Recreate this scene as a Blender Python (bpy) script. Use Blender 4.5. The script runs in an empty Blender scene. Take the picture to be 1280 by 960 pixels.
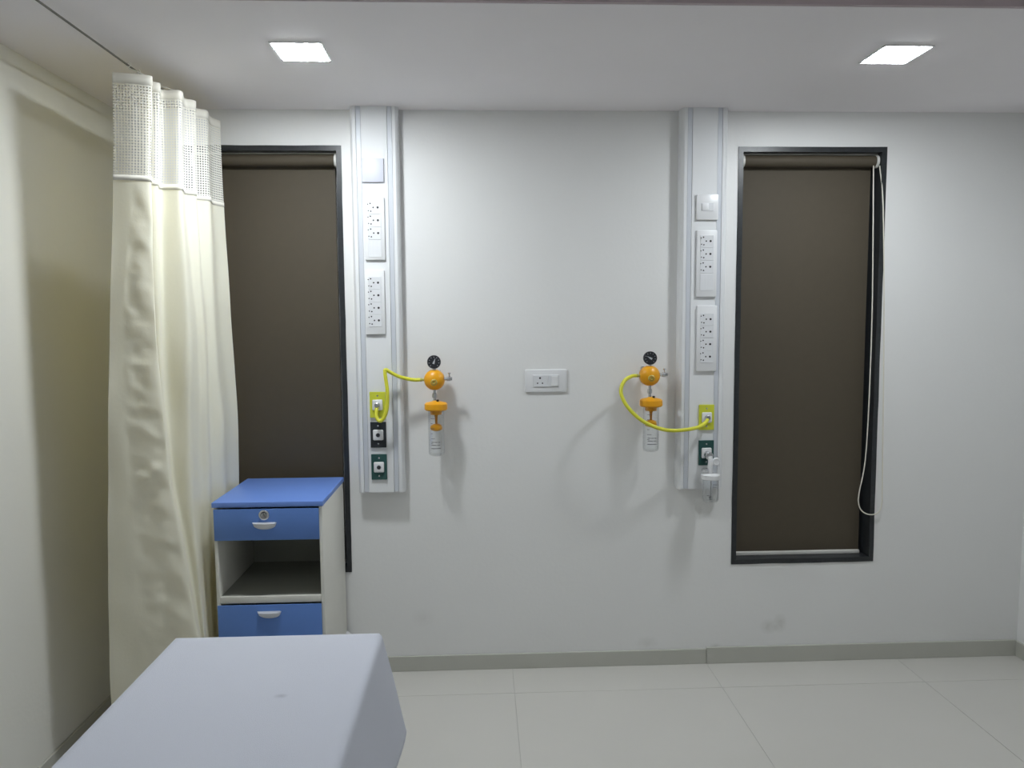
import bpy, bmesh, math, random
from mathutils import Vector, Matrix, noise
random.seed(7)
PI = math.pi
C = bpy.context.scene.collection
S = bpy.context.scene

# ---------------------------------------------------------------- camera, world, exposure
cam_data = bpy.data.cameras.new('camera')
cam = bpy.data.objects.new('camera', cam_data)
C.objects.link(cam)
cam_data.sensor_fit = 'HORIZONTAL'
cam_data.sensor_width = 36.0
cam_data.lens = 36.0 * 922.5 / 1280.0
cam_data.clip_start = 0.02
PITCH, YAW, ROLL = 0.0853263, 0.0405745, -0.00708622
fwd = Vector((math.sin(YAW) * math.cos(PITCH), math.cos(YAW) * math.cos(PITCH), -math.sin(PITCH)))
right = Vector((math.cos(YAW), -math.sin(YAW), 0))
up = right.cross(fwd)
r2 = right * math.cos(ROLL) + up * math.sin(ROLL)
u2 = up * math.cos(ROLL) - right * math.sin(ROLL)
cam.matrix_world = Matrix(((r2.x, u2.x, -fwd.x, 0), (r2.y, u2.y, -fwd.y, -3.14577),
                           (r2.z, u2.z, -fwd.z, 1.5297), (0, 0, 0, 1)))
S.camera = cam

w = bpy.data.worlds.new('world')
w.use_nodes = True
w.node_tree.nodes['Background'].inputs[0].default_value = (0.01, 0.012, 0.016, 1)
w.node_tree.nodes['Background'].inputs[1].default_value = 1.0
S.world = w
S.view_settings.view_transform = 'Standard'
S.view_settings.look = 'None'
S.view_settings.exposure = 0.0
S.view_settings.gamma = 1.0
S.view_settings.use_curve_mapping = False
LAMP_STRENGTH = 208.0        # the brighter lamp in the dropped border, nearer the curtain
DIM_LAMP_STRENGTH = 158.0    # the weaker one over the corded blind
FILL_LAMP_STRENGTH = 36.0   # unseen fill lamps added behind the photographer

# ---------------------------------------------------------------- materials
def srgb(r, g, b):
    f = lambda c: (c / 255 / 12.92) if c <= 10 else ((c / 255 + 0.055) / 1.055) ** 2.4
    return (f(r), f(g), f(b), 1)

def mat(name, col, rough=0.5, metal=0.0, vary=0.06, scale=12.0, bump=0.0, bump_scale=200.0, spec=0.5, stretch=None):
    m = bpy.data.materials.new(name)
    m.use_nodes = True
    nt = m.node_tree
    b = nt.nodes['Principled BSDF']
    b.inputs['Roughness'].default_value = rough
    b.inputs['Metallic'].default_value = metal
    b.inputs['Specular IOR Level'].default_value = spec
    tc = nt.nodes.new('ShaderNodeTexCoord')
    mp = nt.nodes.new('ShaderNodeMapping')
    if stretch: mp.inputs['Scale'].default_value = stretch
    nt.links.new(tc.outputs['Object'], mp.inputs['Vector'])
    n = nt.nodes.new('ShaderNodeTexNoise')
    n.inputs['Scale'].default_value = scale
    n.inputs['Detail'].default_value = 4
    nt.links.new(mp.outputs['Vector'], n.inputs['Vector'])
    mx = nt.nodes.new('ShaderNodeMix')
    mx.data_type = 'RGBA'
    lo = tuple(c * (1 - vary) for c in col[:3]) + (1,)
    hi = tuple(min(1, c * (1 + vary)) for c in col[:3]) + (1,)
    mx.inputs[6].default_value = lo
    mx.inputs[7].default_value = hi
    nt.links.new(n.outputs['Fac'], mx.inputs[0])
    nt.links.new(mx.outputs[2], b.inputs['Base Color'])
    if bump:
        n2 = nt.nodes.new('ShaderNodeTexNoise')
        n2.inputs['Scale'].default_value = bump_scale
        n2.inputs['Detail'].default_value = 3
        nt.links.new(mp.outputs['Vector'], n2.inputs['Vector'])
        bp = nt.nodes.new('ShaderNodeBump')
        bp.inputs['Strength'].default_value = bump
        bp.inputs['Distance'].default_value = 0.002
        nt.links.new(n2.outputs['Fac'], bp.inputs['Height'])
        nt.links.new(bp.outputs['Normal'], b.inputs['Normal'])
    return m

M = {}
M['wall'] = mat('wall_paint', (0.80, 0.80, 0.79, 1), 0.45, vary=0.025, scale=2.2, bump=0.25, bump_scale=60)
M['wall_left'] = mat('wall_paint_curtain_glow', (0.78, 0.77, 0.715, 1), 0.5, vary=0.025, scale=2.2, bump=0.25, bump_scale=60)  # cream tint stands in for yellow light coming through the curtain
M['ceiling'] = mat('ceiling_paint', (0.90, 0.865, 0.885, 1), 0.7, vary=0.03, scale=2.0)
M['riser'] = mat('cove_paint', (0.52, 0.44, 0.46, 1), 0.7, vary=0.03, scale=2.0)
M['tile'] = mat('vitrified_tile', (0.615, 0.60, 0.56, 1), 0.22, vary=0.03, scale=3.0)
M['grout'] = mat('tile_grout', (0.51, 0.50, 0.47, 1), 0.9)
M['skirting'] = mat('skirting_tile', (0.50, 0.50, 0.45, 1), 0.4, vary=0.05, scale=6)
M['black_frame'] = mat('black_granite', (0.022, 0.025, 0.028, 1), 0.35, vary=0.5, scale=90)
M['glass_dark'] = mat('window_night_glass', (0.01, 0.012, 0.016, 1), 0.05)
M['blind'] = mat('brown_blind_fabric', (0.076, 0.061, 0.040, 1), 0.7, vary=0.05, scale=30, bump=0.2, bump_scale=700)
M['rail'] = mat('pale_blind_rail', (0.72, 0.71, 0.67, 1), 0.35)
M['cord'] = mat('cream_cord', (0.72, 0.69, 0.60, 1), 0.6)
M['panel'] = mat('panel_white_enamel', (0.77, 0.78, 0.79, 1), 0.45, vary=0.015, spec=0.25)
M['strip'] = mat('panel_groove_strip', (0.60, 0.625, 0.67, 1), 0.4, vary=0.02)
M['plate'] = mat('white_plastic', (0.77, 0.775, 0.785, 1), 0.3, vary=0.01)
M['plate_blue'] = mat('bluish_white_plastic', (0.62, 0.63, 0.71, 1), 0.4, vary=0.02)
M['module'] = mat('white_module_plastic', (0.73, 0.74, 0.76, 1), 0.35, vary=0.01)
M['hole'] = mat('socket_hole_black', (0.02, 0.02, 0.025, 1), 0.6)
M['yellow_plate'] = mat('yellow_outlet_plate', (0.62, 0.65, 0.05, 1), 0.4)
M['black_plate'] = mat('black_outlet_plate', (0.018, 0.022, 0.026, 1), 0.35)
M['green_plate'] = mat('green_outlet_plate', (0.018, 0.075, 0.068, 1), 0.35)
M['amber'] = mat('amber_enamel', (0.82, 0.37, 0.008, 1), 0.35, vary=0.03)
M['amber_dark'] = mat('amber_translucent_plastic', (0.55, 0.24, 0.02, 1), 0.4, vary=0.1, scale=60)
M['olive'] = mat('olive_brass', (0.42, 0.40, 0.10, 1), 0.4, vary=0.2, scale=90)
M['chrome'] = mat('chrome', (0.62, 0.63, 0.65, 1), 0.2, metal=1.0, vary=0.02)
M['gauge'] = mat('gauge_black', (0.02, 0.022, 0.028, 1), 0.4)
M['gauge_mark'] = mat('gauge_white_mark', (0.55, 0.57, 0.60, 1), 0.5)
M['hose'] = mat('yellow_rubber_hose', (0.70, 0.69, 0.05, 1), 0.35, vary=0.04)
M['print'] = mat('grey_jar_print', (0.12, 0.12, 0.13, 1), 0.6)
M['cab_body'] = mat('cabinet_cream_enamel', (0.72, 0.71, 0.65, 1), 0.4, vary=0.03)
M['cab_inner'] = mat('cabinet_inner_dark_grey', (0.30, 0.305, 0.265, 1), 0.45, vary=0.03)  # darker grey for the shelf, back and drawer floor inside
M['blue_top'] = mat('cabinet_blue_top', (0.155, 0.28, 0.70, 1), 0.38, vary=0.03)
M['blue'] = mat('cabinet_blue', (0.11, 0.23, 0.58, 1), 0.42, vary=0.03)
M['sheet'] = mat('white_bed_sheet', (0.60, 0.62, 0.695, 1), 0.85, vary=0.02, scale=5, bump=0.35, bump_scale=500)
M['steel'] = mat('painted_steel', (0.5, 0.5, 0.5, 1), 0.4)
M['mattress'] = mat('mattress_vinyl', (0.08, 0.09, 0.12, 1), 0.5)
M['wire'] = mat('curtain_wire_steel', (0.16, 0.155, 0.13, 1), 0.5, metal=0.3)
M['hook'] = mat('white_nylon_hook', (0.75, 0.74, 0.70, 1), 0.5)
M['header'] = mat('curtain_header_tape', (0.83, 0.80, 0.71, 1), 0.8, vary=0.03)

def cloth_mat(name, col, rough, holes=False):
    """Curtain cloth: some light passes through the weave; the netting has real see-through holes."""
    m = bpy.data.materials.new(name)
    m.use_nodes = True
    nt = m.node_tree
    b = nt.nodes['Principled BSDF']
    out = nt.nodes['Material Output']
    b.inputs['Base Color'].default_value = col
    b.inputs['Roughness'].default_value = rough
    b.inputs['Sheen Weight'].default_value = 0.15
    tr = nt.nodes.new('ShaderNodeBsdfTranslucent')
    tr.inputs['Color'].default_value = (col[0], col[1] * 0.84, col[2] * 0.36, 1)
    mix = nt.nodes.new('ShaderNodeMixShader')
    mix.inputs[0].default_value = 0.22
    nt.links.new(b.outputs[0], mix.inputs[1])
    nt.links.new(tr.outputs[0], mix.inputs[2])
    uv = nt.nodes.new('ShaderNodeUVMap')
    wv = nt.nodes.new('ShaderNodeTexNoise')
    wv.inputs['Scale'].default_value = 90
    wv.inputs['Detail'].default_value = 2
    nt.links.new(uv.outputs['UV'], wv.inputs['Vector'])
    bp = nt.nodes.new('ShaderNodeBump')
    bp.inputs['Strength'].default_value = 0.2
    bp.inputs['Distance'].default_value = 0.002
    nt.links.new(wv.outputs['Fac'], bp.inputs['Height'])
    nt.links.new(bp.outputs['Normal'], b.inputs['Normal'])
    if not holes:
        nt.links.new(mix.outputs[0], out.inputs['Surface'])
        return m
    sep = nt.nodes.new('ShaderNodeSeparateXYZ')
    nt.links.new(uv.outputs['UV'], sep.inputs[0])
    def wave(sock):
        a = nt.nodes.new('ShaderNodeMath'); a.operation = 'MULTIPLY'; a.inputs[1].default_value = 2 * PI / 0.009
        s = nt.nodes.new('ShaderNodeMath'); s.operation = 'SINE'
        nt.links.new(sock, a.inputs[0]); nt.links.new(a.outputs[0], s.inputs[0])
        return s.outputs[0]
    ad = nt.nodes.new('ShaderNodeMath'); ad.operation = 'ADD'
    nt.links.new(wave(sep.outputs[0]), ad.inputs[0])
    nt.links.new(wave(sep.outputs[1]), ad.inputs[1])
    gt = nt.nodes.new('ShaderNodeMath'); gt.operation = 'GREATER_THAN'; gt.inputs[1].default_value = 0.85
    nt.links.new(ad.outputs[0], gt.inputs[0])
    tp = nt.nodes.new('ShaderNodeBsdfTransparent')
    mh = nt.nodes.new('ShaderNodeMixShader')
    nt.links.new(gt.outputs[0], mh.inputs[0])
    nt.links.new(mix.outputs[0], mh.inputs[1])
    nt.links.new(tp.outputs[0], mh.inputs[2])
    nt.links.new(mh.outputs[0], out.inputs['Surface'])
    return m
M['curtain'] = cloth_mat('cream_curtain_satin', (0.93, 0.915, 0.78, 1), 0.42)
M['net'] = cloth_mat('curtain_netting', (0.90, 0.895, 0.84, 1), 0.8, holes=True)

def clear_mat(name, tint, gloss):
    m = bpy.data.materials.new(name)
    m.use_nodes = True
    nt = m.node_tree
    nt.nodes.remove(nt.nodes['Principled BSDF'])
    tp = nt.nodes.new('ShaderNodeBsdfTransparent'); tp.inputs[0].default_value = tint
    gl = nt.nodes.new('ShaderNodeBsdfGlossy'); gl.inputs['Roughness'].default_value = 0.08
    lw = nt.nodes.new('ShaderNodeLayerWeight'); lw.inputs[0].default_value = gloss
    mx = nt.nodes.new('ShaderNodeMixShader')
    nt.links.new(lw.outputs['Facing'], mx.inputs[0])
    nt.links.new(tp.outputs[0], mx.inputs[1])
    nt.links.new(gl.outputs[0], mx.inputs[2])
    nt.links.new(mx.outputs[0], nt.nodes['Material Output'].inputs['Surface'])
    return m
M['clear'] = clear_mat('clear_jar_plastic', (0.965, 0.97, 0.975, 1), 0.12)

def lamp_mat(name, strength):
    m = bpy.data.materials.new(name)
    m.use_nodes = True
    nt = m.node_tree
    nt.nodes.remove(nt.nodes['Principled BSDF'])
    e = nt.nodes.new('ShaderNodeEmission')
    e.inputs[0].default_value = (0.905, 0.962, 1.0, 1)
    e.inputs[1].default_value = strength
    nt.links.new(e.outputs[0], nt.nodes['Material Output'].inputs['Surface'])
    return m
M['lamp'] = lamp_mat('led_diffuser', LAMP_STRENGTH)
M['dim_lamp'] = lamp_mat('led_diffuser_dim', DIM_LAMP_STRENGTH)
M['fill_lamp'] = lamp_mat('fill_led_diffuser', FILL_LAMP_STRENGTH)

# a small grey smear on the sheet and scuffs low on the wall: stains with a shape of their own
def add_stains(m, spots, col):
    nt = m.node_tree
    b = nt.nodes['Principled BSDF']
    src = b.inputs['Base Color'].links[0].from_socket
    geo = nt.nodes.new('ShaderNodeNewGeometry')
    nz = nt.nodes.new('ShaderNodeTexNoise'); nz.inputs['Scale'].default_value = 45
    nt.links.new(geo.outputs['Position'], nz.inputs['Vector'])
    for (p, sc, amount) in spots:
        sub = nt.nodes.new('ShaderNodeVectorMath'); sub.operation = 'SUBTRACT'; sub.inputs[1].default_value = p
        mul = nt.nodes.new('ShaderNodeVectorMath'); mul.operation = 'MULTIPLY'; mul.inputs[1].default_value = sc
        ln = nt.nodes.new('ShaderNodeVectorMath'); ln.operation = 'LENGTH'
        nt.links.new(geo.outputs['Position'], sub.inputs[0])
        nt.links.new(sub.outputs[0], mul.inputs[0])
        nt.links.new(mul.outputs[0], ln.inputs[0])
        mr = nt.nodes.new('ShaderNodeMapRange')
        mr.inputs[1].default_value = 1.0; mr.inputs[2].default_value = 0.2
        mr.inputs[3].default_value = 0.0; mr.inputs[4].default_value = amount
        nt.links.new(ln.outputs['Value'], mr.inputs[0])
        mm = nt.nodes.new('ShaderNodeMath'); mm.operation = 'MULTIPLY'
        nt.links.new(mr.outputs[0], mm.inputs[0]); nt.links.new(nz.outputs['Fac'], mm.inputs[1])
        mx = nt.nodes.new('ShaderNodeMix'); mx.data_type = 'RGBA'
        nt.links.new(mm.outputs[0], mx.inputs[0])
        nt.links.new(src, mx.inputs[6]); mx.inputs[7].default_value = col
        src = mx.outputs[2]
    nt.links.new(src, b.inputs['Base Color'])
add_stains(M['sheet'], [((-0.455, -1.55, 0.7), (55, 80, 1), 0.8)], (0.25, 0.25, 0.30, 1))
add_stains(M['wall'], [((1.27, 0, 0.16), (22, 1, 26), 0.7), ((1.32, 0, 0.175), (30, 1, 20), 0.7),
                       ((0.72, 0, 0.10), (18, 1, 30), 0.45), ((1.03, 0, 0.075), (30, 1, 60), 0.6),
                       ((-0.27, 0, 0.24), (18, 1, 22), 0.25)], (0.50, 0.50, 0.45, 1))

# ---------------------------------------------------------------- mesh helpers
def B(): return bmesh.new()

def box(bm, x0, x1, y0, y1, z0, z1, bev=0.0, seg=2):
    r = bmesh.ops.create_cube(bm, size=1.0)
    vs = r['verts']
    for v in vs:
        v.co = Vector((x0 + (v.co.x + .5) * (x1 - x0), y0 + (v.co.y + .5) * (y1 - y0), z0 + (v.co.z + .5) * (z1 - z0)))
    if bev:
        es = {e for v in vs for e in v.link_edges}
        bmesh.ops.bevel(bm, geom=list(es), offset=bev, segments=seg, affect='EDGES', profile=0.5)
    return bm

AX = {'z': Matrix.Identity(3), 'y': Matrix(((1, 0, 0), (0, 0, -1), (0, 1, 0))), 'x': Matrix(((0, 0, 1), (0, 1, 0), (-1, 0, 0)))}
def lathe(bm, prof, c, axis='z', seg=24, cap=True):
    """prof: (radius, height along the axis). axis 'y': height grows towards -y (to the viewer)."""
    if axis == 'z': f = lambda r, h, a: (c[0] + r * math.cos(a), c[1] + r * math.sin(a), c[2] + h)
    elif axis == 'y': f = lambda r, h, a: (c[0] + r * math.cos(a), c[1] - h, c[2] + r * math.sin(a))
    else: f = lambda r, h, a: (c[0] + h, c[1] + r * math.cos(a), c[2] + r * math.sin(a))
    rings = []
    for r, h in prof:
        rings.append([bm.verts.new(f(max(r, 1e-5), h, 2 * PI * i / seg)) for i in range(seg)])
    fs = []
    for a, b in zip(rings, rings[1:]):
        for i in range(seg):
            fs.append(bm.faces.new((a[i], a[(i + 1) % seg], b[(i + 1) % seg], b[i])))
    if cap:
        fs.append(bm.faces.new(rings[0])); fs.append(bm.faces.new(rings[-1]))
    bmesh.ops.recalc_face_normals(bm, faces=fs)
    return bm

def smooth_path(pts, n=8):
    P = [Vector(p) for p in pts]
    P = [P[0] * 2 - P[1]] + P + [P[-1] * 2 - P[-2]]
    out = []
    for i in range(1, len(P) - 2):
        for k in range(n):
            t = k / n
            out.append(0.5 * ((2 * P[i]) + (P[i + 1] - P[i - 1]) * t + (2 * P[i - 1] - 5 * P[i] + 4 * P[i + 1] - P[i + 2]) * t * t
                              + (3 * P[i] - P[i - 1] - 3 * P[i + 1] + P[i + 2]) * t ** 3))
    out.append(P[-2])
    return out

def tube(bm, pts, r, seg=10):
    pts = [Vector(p) for p in pts]
    nrm = None
    rings = []
    for i, p in enumerate(pts):
        t = (pts[min(i + 1, len(pts) - 1)] - pts[max(i - 1, 0)]).normalized()
        if nrm is None:
            nrm = t.orthogonal().normalized()
        nrm = (nrm - t * nrm.dot(t)).normalized()
        bn = t.cross(nrm)
        rings.append([bm.verts.new(p + r * (math.cos(2 * PI * k / seg) * nrm + math.sin(2 * PI * k / seg) * bn)) for k in range(seg)])
    fs = []
    for a, b in zip(rings, rings[1:]):
        for k in range(seg):
            fs.append(bm.faces.new((a[k], a[(k + 1) % seg], b[(k + 1) % seg], b[k])))
    fs.append(bm.faces.new(rings[0])); fs.append(bm.faces.new(rings[-1]))
    bmesh.ops.recalc_face_normals(bm, faces=fs)
    return bm

def torus(bm, c, R, r, axis='y', seg=20, sub=8):
    pts = []
    for i in range(seg):
        a = 2 * PI * i / seg
        d = {'y': Vector((math.cos(a), 0, math.sin(a))), 'x': Vector((0, math.cos(a), math.sin(a))), 'z': Vector((math.cos(a), math.sin(a), 0))}[axis]
        ax = {'y': Vector((0, 1, 0)), 'x': Vector((1, 0, 0)), 'z': Vector((0, 0, 1))}[axis]
        pts.append([bm.verts.new(Vector(c) + d * (R + r * math.cos(2 * PI * k / sub)) + ax * r * math.sin(2 * PI * k / sub)) for k in range(sub)])
    fs = []
    for i in range(seg):
        a, b = pts[i], pts[(i + 1) % seg]
        for k in range(sub):
            fs.append(bm.faces.new((a[k], a[(k + 1) % sub], b[(k + 1) % sub], b[k])))
    bmesh.ops.recalc_face_normals(bm, faces=fs)
    return bm

def prism(bm, poly, z0, z1):
    """closed (x, y) outline extruded from z0 to z1"""
    a = [bm.verts.new((x, y, z0)) for x, y in poly]
    b = [bm.verts.new((x, y, z1)) for x, y in poly]
    fs = [bm.faces.new(a), bm.faces.new(b)]
    n = len(poly)
    for i in range(n):
        fs.append(bm.faces.new((a[i], a[(i + 1) % n], b[(i + 1) % n], b[i])))
    bmesh.ops.recalc_face_normals(bm, faces=fs)
    return bm

def obj(name, bm, m, parent=None, smooth=False):
    me = bpy.data.meshes.new(name)
    bm.to_mesh(me); bm.free()
    o = bpy.data.objects.new(name, me)
    me.materials.append(m)
    C.objects.link(o)
    if smooth:
        for p in me.polygons: p.use_smooth = True
        try: me.set_sharp_from_angle(angle=math.radians(38))
        except Exception: pass
    if parent: o.parent = parent
    return o

def thing(name, label, cat, loc=(0, 0, 0), group=None):
    o = bpy.data.objects.new(name, None)
    o.empty_display_size = 0.05
    C.objects.link(o)
    o.location = loc
    o['label'] = label; o['category'] = cat
    if group: o['group'] = group
    return o

def tag(o, label, cat, group=None):
    o['label'] = label; o['category'] = cat
    if group: o['group'] = group
    return o

def struct(o):
    o['kind'] = 'structure'
    return o

def dup(o, parent, loc):
    c = o.copy(); C.objects.link(c); c.parent = parent; c.location = loc
    return c

def dup_tree(root, loc, label):
    r = root.copy(); C.objects.link(r); r.location = loc; r['label'] = label
    for ch in list(root.children):
        c = ch.copy(); C.objects.link(c); c.parent = r
        for g in list(ch.children):
            d = g.copy(); C.objects.link(d); d.parent = c
    return r

# ---------------------------------------------------------------- room shell
XL, XR, YB = -1.482, 2.415, -5.0
ZC, ZT, YE = 2.40, 2.62, -1.035       # border ceiling, main ceiling, edge of the dropped border
WZ0, WZ1 = 0.45, 2.255                # window openings
WIN = [(1.092, 1.732), (-1.214, -0.572)]
bm = B()
xs = [XL - .12, WIN[1][0], WIN[1][1], WIN[0][0], WIN[0][1], XR + .12]
for i in range(5):
    if i in (1, 3):
        box(bm, xs[i], xs[i + 1], 0, .14, 0, WZ0); box(bm, xs[i], xs[i + 1], 0, .14, WZ1, ZT)
    else:
        box(bm, xs[i], xs[i + 1], 0, .14, 0, ZT)
bmesh.ops.remove_doubles(bm, verts=bm.verts, dist=1e-5)
struct(obj('wall_back', bm, M['wall']))
struct(obj('wall_left', box(B(), XL - .12, XL, YB, 0, 0, ZT), M['wall_left']))
struct(obj('wall_right', box(B(), XR, XR + .12, YB, 0, 0, ZT), M['wall']))
struct(obj('wall_front', box(B(), XL - .12, XR + .12, YB - .12, YB, 0, ZT), M['wall']))
bm = B()
struct(obj('ceiling', box(bm, XL - .12, XR + .12, YB - .12, .14, ZT, ZT + .1), M['ceiling']))
border = struct(obj('trim_1', box(B(), XL, XR, YE, 0, ZC, ZT), M['ceiling']))
border['label'] = 'dropped ceiling border with the lamps'
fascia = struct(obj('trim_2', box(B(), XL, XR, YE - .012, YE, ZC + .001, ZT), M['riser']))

# floor: grout bed with single vitrified tiles
fl = struct(obj('floor', box(B(), XL - .12, XR + .12, YB - .12, .14, -.08, -.002), M['grout']))
T, GX, GY = 0.867, 0.12, -0.224
tile_cache = {}
ys = [0.0, GY] + [GY - T * k for k in range(1, 6)] + [YB]
xt = [XL] + [GX + T * k for k in range(-1, 3)] + [XR]
for j in range(len(ys) - 1):
    for i in range(len(xt) - 1):
        x0, x1, y1, y0 = xt[i], xt[i + 1], ys[j], ys[j + 1]
        wx, wy = round(x1 - x0, 4), round(y1 - y0, 4)
        if wx < .02 or wy < .02: continue
        g = 0.0008
        if (wx, wy) not in tile_cache:
            t = obj('tile', box(B(), g, wx - g, g, wy - g, -.0018, 0, bev=.0008, seg=1), M['tile'], fl)
            t.location = (x0, y0, 0)
            tile_cache[(wx, wy)] = t
        else:
            dup(tile_cache[(wx, wy)], fl, (x0, y0, 0))

# skirting
bm = B()
box(bm, XL + .011, .985, -.011, 0, 0, .068, bev=.002)
box(bm, .987, XR - .011, -.012, 0, 0, .074, bev=.002)
struct(obj('baseboard_back', bm, M['skirting']))
struct(obj('baseboard_left', box(B(), XL, XL + .011, YB, 0, 0, .07, bev=.002), M['skirting']))
struct(obj('baseboard_right', box(B(), XR - .011, XR, YB, 0, 0, .07, bev=.002), M['skirting']))

# ---------------------------------------------------------------- windows and roller blinds
def window(idx, x0, x1):
    r = bpy.data.objects.new('window_%d' % idx, None)
    C.objects.link(r); r.location = ((x0 + x1) / 2, 0, WZ0); r['kind'] = 'structure'
    cx = (x0 + x1) / 2
    h = (x1 - x0) / 2
    H = WZ1 - WZ0
    t = 0.021
    D0, D1 = -.004, .125
    def rough(bm):
        for v in bm.verts:
            n = noise.noise_vector(Vector((v.co.x * 9 + idx * 7, v.co.y * 9, v.co.z * 9)))
            v.co.x += n.x * .002; v.co.z += n.z * .002
        return bm
    def bar(a0, a1, z0, z1):
        bm = box(B(), a0, a1, D0, D1, z0, z1)
        long_axis = [e for e in bm.edges if max(abs(e.verts[0].co.x - e.verts[1].co.x), abs(e.verts[0].co.z - e.verts[1].co.z)) > .3]
        bmesh.ops.subdivide_edges(bm, edges=long_axis, cuts=24, use_grid_fill=True)
        return rough(bm)
    obj('frame_jamb', bar(-h, -h + t, 0, H), M['black_frame'], r)
    obj('frame_jamb', bar(h - t, h, 0, H), M['black_frame'], r)
    obj('frame_head', bar(-h + t, h - t, H - t, H), M['black_frame'], r)
    obj('frame_sill', bar(-h + t, h - t, 0, t), M['black_frame'], r)
    # aluminium sash and the glass behind the blind
    bm = B()
    for a in ((-h + t, -h + t + .03), (h - t - .03, h - t)):
        box(bm, a[0], a[1], .095, .12, t, H - t)
    box(bm, -h + t + .03, h - t - .03, .095, .12, t, t + .03)
    box(bm, -h + t + .03, h - t - .03, .095, .12, H - t - .03, H - t)
    obj('sash', bm, M['steel'], r)
    obj('glass', box(B(), -h + t + .03, h - t - .03, .104, .109, t + .03, H - t - .03), M['glass_dark'], r)
    return r
for i, (a, b) in enumerate(WIN): window(i + 1, a, b)

def blind(x0, x1, label, cord):
    cx = (x0 + x1) / 2
    r = thing('roller_blind', label, 'blind', (cx, .03, 0))
    h = (x1 - x0) / 2
    a, b = -h + .032, h - .036
    zt = 2.202
    # the rolled part: a slightly bulging roll of cloth, then the hanging sheet
    bm = B()
    lathe(bm, [(.020, a - .001), (.0245, a), (.0250, (a + b) / 2), (.0245, b), (.020, b + .001)], (0, .004, zt), axis='x', seg=28)
    obj('fabric_roll', bm, M['blind'], r, True)
    bm = B()
    nx, nz = 12, 26
    zb = .484
    g = {}
    for s in (0, 1):
        for i in range(nx + 1):
            for k in range(nz + 1):
                x = a + .002 + (b - a - .004) * i / nx
                z = zt - .008 + (zb - zt + .008) * k / nz
                y = .027 + .0012 * math.sin(i * .9) * (k / nz) + (.0012 if s else 0)
                g[s, i, k] = bm.verts.new((x, y, z))
    for i in range(nx):
        for k in range(nz):
            bm.faces.new((g[0, i, k], g[0, i, k + 1], g[0, i + 1, k + 1], g[0, i + 1, k]))
            bm.faces.new((g[1, i, k], g[1, i + 1, k], g[1, i + 1, k + 1], g[1, i, k + 1]))
    bmesh.ops.recalc_face_normals(bm, faces=bm.faces)
    obj('fabric', bm, M['blind'], r, True)
    obj('bottom_bar', box(B(), a, b + .002, .018, .036, zb - .014, zb + .004, bev=.004, seg=3), M['rail'], r, True)
    obj('head_rail', box(B(), -h + .022, h - .022, .0, .045, 2.2285, 2.233), M['rail'], r)
    for s, xx in ((-1, a - .009), (1, b + .002)):
        bm = B()
        lathe(bm, [(.006, 0), (.025, 0), (.027, .002), (.027, .010), (.022, .012), (.004, .0125)], (xx, .004, zt - .001), axis='x', seg=24)
        box(bm, xx, xx + .0105, .004, .02, zt, 2.229)
        obj('bracket', bm, M['rail'], r, True)
    if cord:
        pts = [Vector(p) - Vector((cx, .03, 0)) for p in cord]
        obj('pull_cord', tube(B(), smooth_path(pts, 6), .0026, 8), M['cord'], r, True)
    return r
CORD = [(1.676, 0.0, 2.178), (1.692, 0.0, 1.522), (1.684, -0.005, 0.962), (1.656, -0.010, 0.767), (1.654, -0.010, 0.721),
        (1.669, -0.010, 0.684), (1.702, -0.012, 0.666), (1.740, -0.014, 0.673), (1.757, -0.014, 0.713), (1.757, -0.012, 0.820),
        (1.741, -0.008, 1.522), (1.721, -0.006, 1.999), (1.705, 0.004, 2.178)]
blind(WIN[0][0], WIN[0][1], 'brown roller blind with a looped cream pull cord, fully seen and lowered', CORD)
blind(WIN[1][0], WIN[1][1], 'brown roller blind half hidden behind the cream curtain and blue bedside cabinet', None)

# ---------------------------------------------------------------- bed head service panels
PW, PP = 0.0975, 0.056   # half width and projection
def panel(cx, z0, label):
    r = thing('bed_head_panel', label, 'service panel', (cx, 0, z0), 'bed head panels on the wall')
    p = PP
    L = [(-PW, 0), (-PW, -p * .72), (-PW + .006, -p * .9), (-PW + .012, -p), (-.0735, -p), (-.0725, -p + .007), (-.0535, -p + .007), (-.0525, -p)]
    poly = L + [(-x, y) for x, y in reversed(L)]
    obj('housing', prism(B(), poly, 0, ZC - z0), M['panel'], r)
    for s in (-1, 1):
        obj('groove_strip', box(B(), s * .063 - .009, s * .063 + .009, -p + .002, -p + .007, .002, ZC - z0), M['strip'], r)
    obj('end_cap', prism(B(), [(x * .995, y * .97) for x, y in poly], -.003, 0), M['plate'], r)
    return r
PLX, PRX = -0.4285, 0.9325
panel(PLX, .812, 'white bed head panel beside the curtained window, with a black outlet')
panel(PRX, .805, 'white bed head panel beside the fully seen window, with a small switch')
F = -PP   # panel face

# ---------------------------------------------------------------- plates and outlets on the panels
def socket_holes(bm, x, y, z):
    for dx, dz, rr in ((-.024, .014, .0024), (-.014, .017, .0030), (-.022, -.012, .0024), (-.012, -.014, .0030), (-.002, .001, .0032), (.016, .001, .0046)):
        lathe(bm, [(rr, -.0003), (rr, .0006)], (x + dx, y, z + dz), axis='y', seg=10)
    return bm

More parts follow.
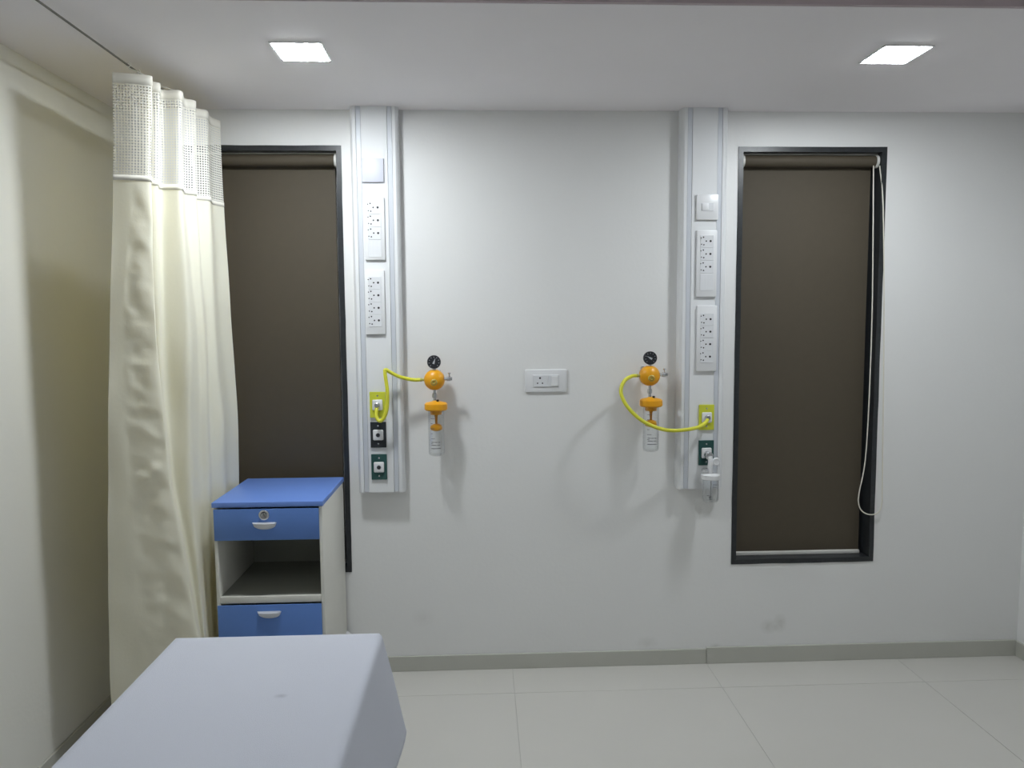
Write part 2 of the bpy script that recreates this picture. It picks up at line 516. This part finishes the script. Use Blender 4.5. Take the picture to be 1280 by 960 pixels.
def socket_plate(x0, x1, z0, z1, n, label, top_off, pitch, blank):
    cx, cz = (x0 + x1) / 2, (z0 + z1) / 2
    r = thing('socket_plate', label, 'socket', (cx, F, cz), 'socket plates on the bed head panels')
    W, Hh = (x1 - x0) / 2, (z1 - z0) / 2
    obj('plate', box(B(), -W, W, -.011, 0, -Hh, Hh, bev=.003), M['plate'], r, True)
    mw = W * .66
    for k in range(n):
        z = Hh - top_off - pitch * k
        s = obj('socket', box(B(), -mw, mw, -.0128, -.0105, z - pitch * .485, z + pitch * .485, bev=.0009, seg=1), M['module'], r)
        obj('pin_holes', socket_holes(B(), -.002, -.0128, z), M['hole'], s)
    if blank:
        z = Hh - top_off - pitch * (n - .5) - .037
        s = obj('blank_module', box(B(), -mw, mw, -.0126, -.0105, z - .034, z + .034, bev=.0009, seg=1), M['module'], r)
        bm = B()
        for q in (-.5, 0, .5):
            box(bm, q * mw - .0006, q * mw + .0006, -.0131, -.0125, z - .03, z + .03)
        obj('blank_ribs', bm, M['plate'], s)
    return r
socket_plate(-.473, -.391, 1.783, 2.035, 3, 'three-socket plate with a blank end, high on the panel by the curtained window', .042, .0515, True)
socket_plate(-.477, -.397, 1.478, 1.741, 4, 'four-socket plate on the panel by the curtained window', .052, .0515, False)
socket_plate(.900, .986, 1.624, 1.900, 3, 'three-socket plate with a blank end, on the panel by the corded blind', .046, .053, True)
socket_plate(.905, .991, 1.311, 1.588, 4, 'four-socket plate on the panel by the corded blind', .058, .0525, False)

r = thing('blank_plate', 'blank square bluish plate, topmost on the panel by the curtained window', 'wall plate', (-.435, F, 2.1435))
obj('cover', box(B(), -.044, .044, -.010, 0, -.0475, .0475, bev=.002), M['plate_blue'], r, True)
r = thing('switch_plate', 'small square switch plate, topmost on the panel by the corded blind', 'switch', (.943, F, 1.995))
obj('plate', box(B(), -.046, .046, -.010, 0, -.052, .052, bev=.0025), M['plate'], r, True)
sw = obj('switch_module', box(B(), -.026, .026, -.012, -.0095, -.017, .017, bev=.0008, seg=1), M['module'], r)
obj('rocker', box(B(), -.024, .004, -.0145, -.0115, -.014, .014, bev=.0012), M['plate'], sw, True)

def gas_outlet(x, z, m, label, plugged):
    r = thing('gas_outlet', label, 'gas outlet', (x, F, z), 'gas outlets on the bed head panels')
    W, Hh = .0325, .054
    obj('plate', box(B(), -W, W, -.008, 0, -Hh, Hh, bev=.0012), m, r)
    s = obj('outlet_block', box(B(), -.0215, .0215, -.016, -.0075, -.0225, .0225, bev=.005, seg=3), M['plate'], r, True)
    bm = B()
    torus(bm, (0, -.016, 0), .0085, .0012, 'y', 18, 6)
    obj('outlet_ring', bm, M['chrome'], s, True)
    obj('outlet_bore', lathe(B(), [(.0072, -.0004), (.0072, .0008)], (0, -.016, 0), 'y', 16), M['hole'], s)
    for zz in (.038, -.038):
        obj('screw', lathe(B(), [(.0036, 0), (.0036, .001), (.0018, .0018)], (0, -.008, zz), 'y', 10), M['chrome'], r, True)
    if plugged:
        bm = B()
        lathe(bm, [(.011, 0), (.011, .012), (.008, .014), (.008, .024)], (0, -.016, 0), 'y', 16)
        obj('coupler', bm, M['chrome'], s, True)
    return r
gas_outlet(-.437, 1.1845, M['yellow_plate'], 'yellow gas outlet plate with a hose end, above a black outlet', True)
gas_outlet(-.437, 1.058, M['black_plate'], 'black gas outlet plate between the yellow and green outlets', False)
gas_outlet(-.4365, .9215, M['green_plate'], 'dark green gas outlet plate, lowest below the black outlet', False)
gas_outlet(.9535, 1.1145, M['yellow_plate'], 'yellow gas outlet plate with a hose end, above the clear flowmeter jar', True)
gas_outlet(.9545, .9615, M['green_plate'], 'dark green gas outlet plate half covered by the white flowmeter', False)

# outlet between the two bed places
r = thing('wall_socket', 'white wall socket with a rocker switch alone on the middle wall', 'socket', (.273, 0, 1.273))
obj('plate', box(B(), -.089, .089, -.009, 0, -.049, .049, bev=.004, seg=3), M['plate'], r, True)
obj('inner_frame', box(B(), -.056, .056, -.0115, -.0085, -.027, .027, bev=.001, seg=1), M['plate'], r)
s = obj('socket', box(B(), -.054, .006, -.0128, -.011, -.0245, .0245, bev=.0008, seg=1), M['module'], r)
bm = B()
for dx, dz, rr in ((-.026, .0125, .0042), (-.0365, -.0095, .0031), (-.0155, -.0095, .0031)):
    lathe(bm, [(rr, -.0003), (rr, .0006)], (dx, -.0128, dz), 'y', 12)
obj('pin_holes', bm, M['hole'], s)
s = obj('switch_module', box(B(), .008, .054, -.0128, -.011, -.0245, .0245, bev=.0008, seg=1), M['module'], r)
bm = box(B(), .022, .050, -.0165, -.0125, -.021, .021, bev=.001, seg=1)
for v in bm.verts:
    if v.co.y < -.014: v.co.y += (v.co.x - .036) * .11
obj('rocker', bm, M['plate'], s)

# ---------------------------------------------------------------- suction regulators
def regulator(x, z, cap_dx, cap_dz, label, tilt):
    """x, z: centre of the round body; its axis stands 9 cm off the wall"""
    r = thing('suction_regulator', label, 'regulator', (x, -.082, z), 'amber suction regulators on the wall')
    # round bell body facing the viewer
    obj('body', lathe(B(), [(.018, -.034), (.036, -.030), (.0425, -.020), (.0432, .0), (.040, .012), (.031, .022), (.018, .028), (.012, .030)], (0, 0, 0), 'y', 36), M['amber'], r, True)
    kn = obj('adjusting_knob', lathe(B(), [(.0135, 0), (.0135, .007), (.011, .009), (.005, .009), (.004, .007)], (.0, -.028, -.008), 'y', 16), M['olive'], r, True)
    obj('knob_ring', torus(B(), (0, -.037, -.008), .008, .0016, 'y', 18, 6), M['amber_dark'], kn, True)
    # gauge above, looking at the viewer
    ga = obj('gauge', lathe(B(), [(.022, -.012), (.0275, -.010), (.0285, .006), (.0265, .010), (.0255, .010), (.0255, .0075), (.0005, .0075)], (.0, 0, .0745), 'y', 28), M['gauge'], r, True)
    bm = B()
    for q in range(9):
        a = math.radians(225 - q * 33.75)
        c, s = math.cos(a), math.sin(a)
        vs = [bm.verts.new((rr * c + o * -s, -.0079, .0745 + rr * s + o * c)) for rr, o in ((.0185, -.0009), (.0225, -.0009), (.0225, .0009), (.0185, .0009))]
        bm.faces.new(vs)
    obj('gauge_marks', bm, M['gauge_mark'], ga)
    a = math.radians(tilt)
    bm = B()
    vs = [bm.verts.new((px * math.cos(a) - pz * math.sin(a), -.0083, .0745 + px * math.sin(a) + pz * math.cos(a))) for px, pz in ((-.008, -.0045), (.018, 0), (-.008, .0045))]
    bm.faces.new(vs)
    lathe(bm, [(.0038, 0), (.0038, .0012)], (0, -.0076, .0745), 'y', 12)
    obj('gauge_needle', bm, M['gauge_mark'], ga)
    obj('gauge_stem', lathe(B(), [(.008, .036), (.008, .042), (.006, .043), (.006, .050)], (0, 0, 0), 'z', 14), M['chrome'], r, True)
    # side nipple with its little tap
    nz = obj('side_valve', lathe(B(), [(.007, .040), (.007, .052), (.0095, .053), (.0095, .066), (.0075, .068), (.0075, .074)], (0, 0, .004), 'x', 14), M['chrome'], r, True)
    obj('valve_lever', lathe(B(), [(.0025, .010), (.0025, .020), (.006, .021), (.006, .025)], (.062, 0, .004), 'z', 10), M['chrome'], nz, True)
    obj('hose_tail', lathe(B(), [(.0075, -.058), (.0075, -.050), (.006, -.049), (.006, -.040)], (0, 0, .001), 'x', 12), M['olive'], r, True)
    # plate and arm that carry it on the wall
    bm = B()
    box(bm, -.022, .022, .075, .082, -.035, .035, bev=.002)
    lathe(bm, [(.011, -.078), (.011, -.03)], (0, 0, 0), 'y', 16)
    obj('wall_bracket', bm, M['chrome'], r, True)
    obj('stem', lathe(B(), [(.006, -.10), (.006, -.075), (.0095, -.074), (.0105, -.066), (.0095, -.056), (.006, -.055), (.006, -.040)], (0, 0, 0), 'z', 16), M['chrome'], r, True)
    # amber cap, jar, float
    cz = -.110 + cap_dz
    cx = cap_dx
    cp = obj('jar_cap', lathe(B(), [(.024, -.034), (.026, -.018), (.044, -.016), (.048, -.011), (.0475, .010), (.042, .015), (.016, .021), (.012, .024)], (cx, 0, cz), 'z', 30), M['amber'], r, True)
    bm = B()
    lathe(bm, [(.005, 0), (.006, .008), (.004, .010)], (cx + .008, -.012, cz + .019), 'z', 10)
    obj('relief_pin', bm, M['hole'], cp, True)
    zt, zb = cz - .018, cz - .207
    prof = [(.0335, zt), (.0335, zb + .012), (.030, zb + .003), (.022, zb), (.0005, zb), (.0005, zb + .003), (.021, zb + .003), (.0285, zb + .006), (.0315, zb + .014), (.0315, zt)]
    jar = obj('jar', lathe(B(), prof, (cx, 0, 0), 'z', 30, cap=False), M['clear'], r, True)
    # graduations and print on the front of the jar
    bm = B()
    def dash(za, a0, a1, th):
        n = 5
        lo = []; hi = []
        for q in range(n + 1):
            a = math.radians(a0 + (a1 - a0) * q / n)
            px, py = cx + .0339 * math.sin(a), -.0339 * math.cos(a)
            lo.append(bm.verts.new((px, py, za - th))); hi.append(bm.verts.new((px, py, za + th)))
        for q in range(n): bm.faces.new((lo[q], lo[q + 1], hi[q + 1], hi[q]))
    for k in range(7):
        dash(zt - .030 - .021 * k, -40, -22 if k % 2 else -8, .0008)
    for k, (a0, a1) in enumerate(((-34, -14), (-10, 10), (14, 30), (-34, 4), (8, 30))):
        dash(zb + .060 - .012 * (k // 3), a0, a1, .0013)
    dash(zb + .034, -34, 34, .0013)
    obj('jar_print', bm, M['print'], jar)['kind'] = 'stuff'
    fl_ = obj('float_stem', lathe(B(), [(.0045, -.075), (.006, -.045), (.0085, -.036), (.011, -.020)], (cx, 0, cz), 'z', 12), M['amber_dark'], r, True)
    obj('float', lathe(B(), [(.010, -.104), (.024, -.098), (.026, -.090), (.022, -.080), (.010, -.074)], (cx, 0, cz), 'z', 22), M['amber'], fl_, True)
    return r
regulator(-.198, 1.288, .005, .0, 'amber suction regulator and clear jar nearer the bedside cabinet, hose kinked upward', 70)
regulator(.704, 1.296, .006, -.003, 'amber suction regulator and clear jar nearer the corded blind, hose looping low', 150)

tag(obj('suction_hose', tube(B(), smooth_path([
    (-0.2565, -0.082, 1.289), (-0.289, -0.085, 1.290), (-0.338, -0.097, 1.303), (-0.373, -0.105, 1.321), (-0.3935, -0.115, 1.334), (-0.396, -0.118, 1.318),
    (-0.388, -0.120, 1.243), (-0.391, -0.120, 1.177), (-0.405, -0.115, 1.137), (-0.422, -0.112, 1.123), (-0.436, -0.104, 1.138), (-0.438, -0.092, 1.165),
    (-0.437, -0.080, 1.182)], 8), .0078, 12), M['hose'], None, True),
    'yellow hose kinked upward between the regulator and panel near the bedside cabinet', 'hose', 'yellow suction hoses')
tag(obj('suction_hose', tube(B(), smooth_path([
    (0.6455, -0.082, 1.297), (0.624, -0.098, 1.296), (0.586, -0.130, 1.278), (0.569, -0.150, 1.236), (0.586, -0.165, 1.187), (0.627, -0.175, 1.139),
    (0.675, -0.180, 1.106), (0.743, -0.175, 1.081), (0.813, -0.160, 1.075), (0.889, -0.135, 1.081), (0.932, -0.108, 1.095), (0.951, -0.088, 1.110),
    (0.9535, -0.078, 1.1145)], 8), .0078, 12), M['hose'], None, True),
    'yellow hose sagging in a wide loop to the panel near the corded blind', 'hose', 'yellow suction hoses')

# white flowmeter with humidifier jar, plugged into the right green outlet
r = thing('flowmeter', 'white flowmeter with clear humidifier jar plugged into a green outlet', 'flowmeter', (.955, F - .016, .96))
obj('adapter', lathe(B(), [(.013, 0), (.013, .016), (.017, .017), (.017, .032), (.012, .034), (.012, .044)], (0, 0, -.004), 'y', 20), M['chrome'], r, True)
bm = B()
torus(bm, (.024, -.050, -.026), .0125, .0055, 'y', 22, 8)
lathe(bm, [(.0085, 0), (.0085, .006), (.004, .007)], (.024, -.048, -.026), 'y', 14)
obj('control_ring', bm, M['plate'], r, True)
bm = B()
tube(bm, smooth_path([(0, -.040, -.006), (.002, -.046, -.026), (.000, -.046, -.046), (.0, -.044, -.074)], 6), .011, 12)
obj('stem', bm, M['plate'], r, True)
obj('side_outlet', tube(B(), smooth_path([(-.006, -.044, -.058), (-.022, -.050, -.060), (-.036, -.054, -.058)], 5), .0058, 10), M['chrome'], r, True)
obj('jar_lid', lathe(B(), [(.012, .012), (.034, .010), (.039, .006), (.039, -.010), (.036, -.013)], (.003, -.044, -.088), 'z', 26), M['plate'], r, True)
jar = obj('jar', lathe(B(), [(.034, -.10), (.034, -.185), (.030, -.195), (.0005, -.196), (.0005, -.193), (.028, -.192), (.032, -.184), (.032, -.10)], (.003, -.044, 0), 'z', 26, cap=False), M['clear'], r, True)
bm = B()
lathe(bm, [(.003, -.186), (.003, -.10)], (.005, -.044, 0), 'z', 8)
lathe(bm, [(.007, -.190), (.007, -.178)], (.005, -.044, 0), 'z', 10)
obj('dip_tube', bm, M['chrome'], jar, True)
bm = B()
for k, (a0, a1, zz) in enumerate(((0, 32, -.118), (0, 26, -.128), (-40, -10, -.165), (-28, -14, -.172))):
    vs = []
    for a, dz in ((a0, -.001), (a1, -.003), (a1, -.0005), (a0, .0015)):
        a = math.radians(a)
        vs.append(bm.verts.new((.003 + .0344 * math.sin(a), -.044 - .0344 * math.cos(a), zz + dz)))
    bm.faces.new(vs)
obj('jar_print', bm, M['print'], jar)['kind'] = 'stuff'

# ---------------------------------------------------------------- ceiling lamps
def downlight(x, y, zc, m, label, group):
    r = thing('ceiling_light', label, 'ceiling light', (x, y, zc), group)
    h = .074
    bm = B()
    for a, b, c, d in ((-h - .008, h + .008, -h - .008, -h), (-h - .008, h + .008, h, h + .008), (-h - .008, -h, -h, h), (h, h + .008, -h, h)):
        box(bm, a, b, c, d, -.004, 0)
    obj('frame', bm, M['plate'], r)
    obj('diffuser', box(B(), -h, h, -h, h, -.0052, -.0005), m, r)
    return r
downlight(-.571, -.660, ZC, M['lamp'], 'square LED ceiling light nearer the curtain', 'lamps in the ceiling border')
downlight(1.378, -.675, ZC, M['dim_lamp'], 'square LED ceiling light farther from the curtain, over the corded blind', 'lamps in the ceiling border')
for x in (-.571, 1.378):  # fill lamps out of view, added only for their light
    for y in (-2.6, -4.2):
        downlight(x, y, ZT, M['fill_lamp'], 'unseen square fill light added behind the photographer, %s row, %s side' % ('near' if y > -3 else 'far', 'curtain' if x < 0 else 'plain wall'),
                  'added fill lamps behind the photographer')

# ---------------------------------------------------------------- privacy curtain
ZV = [2.325, 2.0, 1.5, 1.0, .6, .2]
CURT = [
 (-0.668, (-1.168, -1.182, -1.219, -1.250, -1.270, -1.280)),
 (-0.657, (-1.104, -1.123, -1.176, -1.183, -1.166, -1.148)),
 (-0.634, (-1.059, -1.077, -1.086, -1.062, -1.015, -0.970)),
 (-0.585, (-1.095, -1.113, -1.127, -1.099, -1.051, -1.013)),
 (-0.565, (-1.064, -1.085, -1.098, -1.091, -1.043, -1.004)),
 (-0.495, (-1.086, -1.104, -1.116, -1.109, -1.058, -1.027)),
 (-0.485, (-1.026, -1.040, -1.034, -1.051, -1.034, -1.016)),
 (-0.400, (-1.048, -1.060, -1.039, -1.048, -1.048, -1.040)),
 (-0.365, (-1.022, -1.033, -1.020, -1.026, -1.037, -1.041)),
 (-0.285, (-1.059, -1.070, -1.049, -1.049, -1.059, -1.066)),
 (-0.245, (-1.026, -1.028, -1.024, -1.014, -1.033, -1.055)),
 (-0.165, (-1.043, -1.045, -1.034, -1.022, -1.044, -1.073)),
 (-0.100, (-1.026, -1.024, -1.012, -1.002, -1.033, -1.075)),
]
def curt_row(z):
    """the cloth's plan outline at height z"""
    k = 0
    while k < len(ZV) - 2 and z < ZV[k + 1]: k += 1
    t = (ZV[k] - z) / (ZV[k] - ZV[k + 1])
    ctl = []
    for y, xs_ in CURT:
        p0 = xs_[max(k - 1, 0)]; p1 = xs_[k]; p2 = xs_[k + 1]; p3 = xs_[min(k + 2, 5)]
        x = 0.5 * (2 * p1 + (p2 - p0) * t + (2 * p0 - 5 * p1 + 4 * p2 - p3) * t * t + (3 * p1 - p0 - 3 * p2 + p3) * t ** 3)
        ctl.append((x, y, z))
    return smooth_path(ctl, 12)
def curt_mesh(z1, z0, rows, uvs=True, wrinkle=True, off=0.0):
    bm = B()
    lay = bm.loops.layers.uv.new('UVMap')
    grid = []
    for k in range(rows + 1):
        z = z1 + (z0 - z1) * k / rows
        row = curt_row(z)
        s = 0
        vr = []
        n = len(row)
        for i, p in enumerate(row):
            if i: s += (row[i] - row[i - 1]).length
            t = (row[min(i + 1, n - 1)] - row[max(i - 1, 0)]).normalized()
            nm = Vector((t.y, -t.x, 0))
            amp = .0 if not wrinkle else min(1, (2.02 - z) / .3)
            amp = max(amp, 0)
            d = noise.noise(Vector((s * 14, z * 4.5, 0))) * .006 * amp
            wgt = math.sin(PI * min(1, max(0, (i - 11) / 13)))
            if wgt > 0:   # creased seam strip of the leading edge
                d += (noise.noise(Vector((s * 12, z * 13, 3))) * .013 + noise.noise(Vector((s * 25 + z * 9, z * 30, 8))) * .005) * amp * wgt
            q = p + nm * (d + off)
            q.z = z + (.006 * noise.noise(Vector((s * 5, 9, 0))) if z0 < .3 and k == rows else 0)
            if q.x > -1.003 and z < .90 and q.y > -.46: q.x = -1.003
            v = bm.verts.new(q)
            vr.append((v, s, z))
        grid.append(vr)
    for a, b in zip(grid, grid[1:]):
        for i in range(len(a) - 1):
            f = bm.faces.new((a[i][0], b[i][0], b[i + 1][0], a[i + 1][0]))
            for lp, q in zip(f.loops, (a[i], b[i], b[i + 1], a[i + 1])):
                lp[lay].uv = (q[1], q[2])
    return bm
cur = thing('privacy_curtain', 'cream hospital curtain with netting top bunched beside the brown blind', 'curtain', (-1.15, -.28, 0))
def cpart(name, bm, m, thick, parent=cur):
    for v in bm.verts: v.co -= Vector((-1.15, -.28, 0))
    o = obj(name, bm, m, parent, True)
    if thick:
        md = o.modifiers.new('thickness', 'SOLIDIFY'); md.thickness = thick; md.offset = 0
    return o
cpart('curtain_cloth', curt_mesh(2.001, .20, 170), M['curtain'], 0)
cpart('netting', curt_mesh(2.300, 2.003, 14, wrinkle=False), M['net'], 0)
cpart('header_tape', curt_mesh(2.327, 2.296, 2, wrinkle=False), M['header'], .003)
cpart('seam_band', curt_mesh(2.009, 1.992, 1, wrinkle=False, off=0), M['header'], .0035)
# wire and gliding hooks
XW = -1.138
tag(obj('curtain_wire', tube(B(), [(XW - .03, YB, 2.368), (XW - .005, -.9, 2.368), (XW, 0, 2.368)], .0032, 8), M['wire'], None, True),
    'thin dark curtain wire running under the ceiling above the cream curtain', 'wire')
row = curt_row(2.325)
for yk in (-.62, -.55, -.47, -.39, -.32, -.22, -.13):
    p = min(row, key=lambda q: abs(q.y - yk) + .3 * abs(q.x - XW))
    bm = B()
    pts = [(XW, p.y, 2.362), (XW + .004, p.y, 2.355), ((XW + p.x) / 2, p.y, 2.342), (p.x, p.y, 2.322)]
    tube(bm, smooth_path(pts, 4), .0022, 6)
    torus(bm, (XW, p.y, 2.368), .0065, .0018, 'y', 12, 6)
    cpart('curtain_hook', bm, M['hook'], 0)

# ---------------------------------------------------------------- bedside cabinet
CX0, CX1, CY0, CY1, CT = -.995, -.597, -.435, -.018, .872
r = thing('bedside_cabinet', 'blue and cream metal bedside cabinet with open shelf, under the brown blind', 'cabinet', ((CX0 + CX1) / 2, (CY0 + CY1) / 2, 0))
ox, oy = (CX0 + CX1) / 2, (CY0 + CY1) / 2
W, D = (CX1 - CX0) / 2, (CY1 - CY0) / 2
zb = .06
bd = .013
bm = prism(B(), [(-W - .004, -D - .006), (W + .004, -D - .006), (W + .004, D), (-W - .004, D)], CT - .02, CT)
bmesh.ops.bevel(bm, geom=bm.edges[:], offset=.003, segments=2, affect='EDGES', profile=.5)
obj('top', bm, M['blue_top'], r, True)
for s in (-1, 1):
    x0, x1 = (-W, -W + bd) if s < 0 else (W - bd, W)
    obj('side_panel', box(B(), x0, x1, -D, D, zb, CT - .02, bev=.002), M['cab_body'], r, True)
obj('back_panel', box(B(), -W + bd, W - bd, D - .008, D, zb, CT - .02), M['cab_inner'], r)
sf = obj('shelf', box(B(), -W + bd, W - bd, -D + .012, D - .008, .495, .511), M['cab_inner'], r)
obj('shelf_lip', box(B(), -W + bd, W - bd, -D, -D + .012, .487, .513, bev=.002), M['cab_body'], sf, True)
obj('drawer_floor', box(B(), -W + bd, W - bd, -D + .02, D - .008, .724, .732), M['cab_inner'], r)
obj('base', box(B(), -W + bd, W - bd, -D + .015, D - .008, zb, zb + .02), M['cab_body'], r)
def pull(z, x, parent):
    """cup shaped white handle: half disc outline, bulging to the front"""
    bm = B()
    n, m_ = 14, 5
    rows = []
    for j in range(m_ + 1):
        b_ = j / m_
        row = []
        for i in range(n + 1):
            u = -1 + 2 * i / n
            edge = math.sqrt(max(0, 1 - u * u))
            px = .0445 * u
            depth = .020 * math.sin(b_ * PI / 2 + .0) * (edge ** .6) * (1 - b_ * .35)
            pz = -.026 * (edge ** .8) * (1 - math.cos(b_ * PI / 2)) if b_ < 1 else -.026 * (edge ** .8)
            row.append(bm.verts.new((x + px, -D - .006 - .020 * (edge ** .6) * math.cos(b_ * PI / 2), z + .004 + pz)))
        rows.append(row)
    top = [bm.verts.new((x + .0445 * (-1 + 2 * i / n), -D - .005, z + .006)) for i in range(n + 1)]
    allr = [top] + rows
    for a, b_ in zip(allr, allr[1:]):
        for i in range(n):
            bm.faces.new((a[i], a[i + 1], b_[i + 1], b_[i]))
    bmesh.ops.remove_doubles(bm, verts=bm.verts, dist=1e-5)
    bmesh.ops.recalc_face_normals(bm, faces=bm.faces)
    o = obj('handle', bm, M['plate'], parent, True)
    md = o.modifiers.new('thickness', 'SOLIDIFY'); md.thickness = .002
    return o
dr = obj('drawer', box(B(), -W + .002, W - bd + .001, -D - .006, -D - .0005, .728, .846, bev=.002), M['blue'], r, True)
pull(.790, -.012, dr)
lk = lathe(B(), [(.019, 0), (.019, .003), (.016, .005), (.0125, .005), (.012, .003), (.0105, .003), (.0095, .006), (.0005, .006)], (-.012, -D - .006, .8235), 'y', 26)
obj('lock', lk, M['chrome'], dr, True)
bm = B()
torus(bm, (-.012, -D - .0095, .8255), .0085, .0016, 'y', 18, 6)
box(bm, -.0135, -.0105, -D - .0125, -D - .0118, .8205, .8305)
obj('keyhole', bm, M['hole'], dr)
do = obj('door', box(B(), -W + .003, W - bd + .001, -D - .006, -D - .0005, .085, .482, bev=.002), M['blue'], r, True)
pull(.452, -.006, do)
for sx in (-1, 1):
    for sy in (-1, 1):
        bm = B()
        lathe(bm, [(.020, -.010), (.024, -.008), (.024, .008), (.020, .010)], (sx * (W - .03), sy * (D - .035), .0245), 'x', 18)
        box(bm, sx * (W - .03) - .015, sx * (W - .03) + .015, sy * (D - .035) - .014, sy * (D - .035) + .014, .046, zb)
        obj('castor', bm, M['hole'], r, True)
# pale corner buffer low on the rear right corner
bm = prism(B(), [(W, D - .03), (W + .022, D - .004), (W + .022, D), (W, D)], .150, .196)
for v in bm.verts:
    if v.co.z > .19 and v.co.x > W + .01: v.co.z -= .018
obj('corner_buffer', bm, M['plate'], r)

# ---------------------------------------------------------------- examination bed and its sheet
BX0, BX1, BY1, BY0, BZ = -.815, -.284, -1.225, -3.02, .70
bx, by = (BX0 + BX1) / 2, (BY0 + BY1) / 2
bw, bl = (BX1 - BX0) / 2, (BY1 - BY0) / 2
bed = thing('examination_bed', 'narrow bed standing in front of the bedside cabinet, hidden under its sheet', 'bed', (bx, by, 0))
obj('mattress', box(B(), -bw + .012, bw - .012, -bl + .012, bl - .012, .62, BZ - .008, bev=.010, seg=3), M['mattress'], bed, True)
obj('frame', box(B(), -bw + .03, bw - .03, -bl + .03, bl - .03, .575, .62, bev=.004), M['steel'], bed, True)
for sx in (-1, 1):
    for sy in (-1, 1):
        obj('leg', lathe(B(), [(.016, 0), (.019, .004), (.019, .03), (.016, .032), (.016, .576)], (sx * (bw - .06), sy * (bl - .10), 0), 'z', 14), M['steel'], bed, True)
bm = B()
drop = .288
nu, nv = 112, 200
gv = {}
for i in range(nu + 1):
    for j in range(nv + 1):
        u = -bw - drop + (2 * bw + 2 * drop) * i / nu
        v = -bl - drop + (2 * bl + 2 * drop) * j / nv
        cu = max(-bw, min(bw, u)); cv = max(-bl, min(bl, v))
        du, dv = u - cu, v - cv
        rr = math.hypot(du, dv)
        if rr > 1e-6: rr *= 1 - .14 * (min(abs(du), abs(dv)) / max(abs(du), abs(dv))) ** 2
        if rr < 1e-6:
            x, y, z = u, v, BZ
            e = min(bw - abs(u), bl - abs(v))
            z += .0012 * noise.noise(Vector((u * 7, v * 5, 2))) * min(1, e / .05)
            if e < .012: z -= .004 * (1 - e / .012) ** 2
        else:
            dx, dy = du / math.hypot(du, dv), dv / math.hypot(du, dv)
            corner = min(abs(du), abs(dv)) / max(abs(du), abs(dv))
            fold = .006 * math.sin(v * 15 + 1.0) * abs(dx) + .008 * math.sin(u * 21) * abs(dy)
            out = .006 * (1 - math.exp(-rr / .006)) + rr * (.195 + .04 * corner) + fold * (rr / drop) ** 1.3
            x = cu + dx * out
            y = cv + dy * out
            z = BZ - .003 - max(0, rr - .004) * .968
        gv[i, j] = bm.verts.new((x, y, z))
for i in range(nu):
    for j in range(nv):
        bm.faces.new((gv[i, j], gv[i + 1, j], gv[i + 1, j + 1], gv[i, j + 1]))
sh = obj('bed_sheet', bm, M['sheet'], None, True)
for p in sh.data.polygons: p.use_smooth = True
sh.location = (bx, by, 0)
md = sh.modifiers.new('thickness', 'SOLIDIFY'); md.thickness = .002; md.offset = 1
tag(sh, 'plain white sheet draped over the narrow bed in the foreground', 'bed sheet')
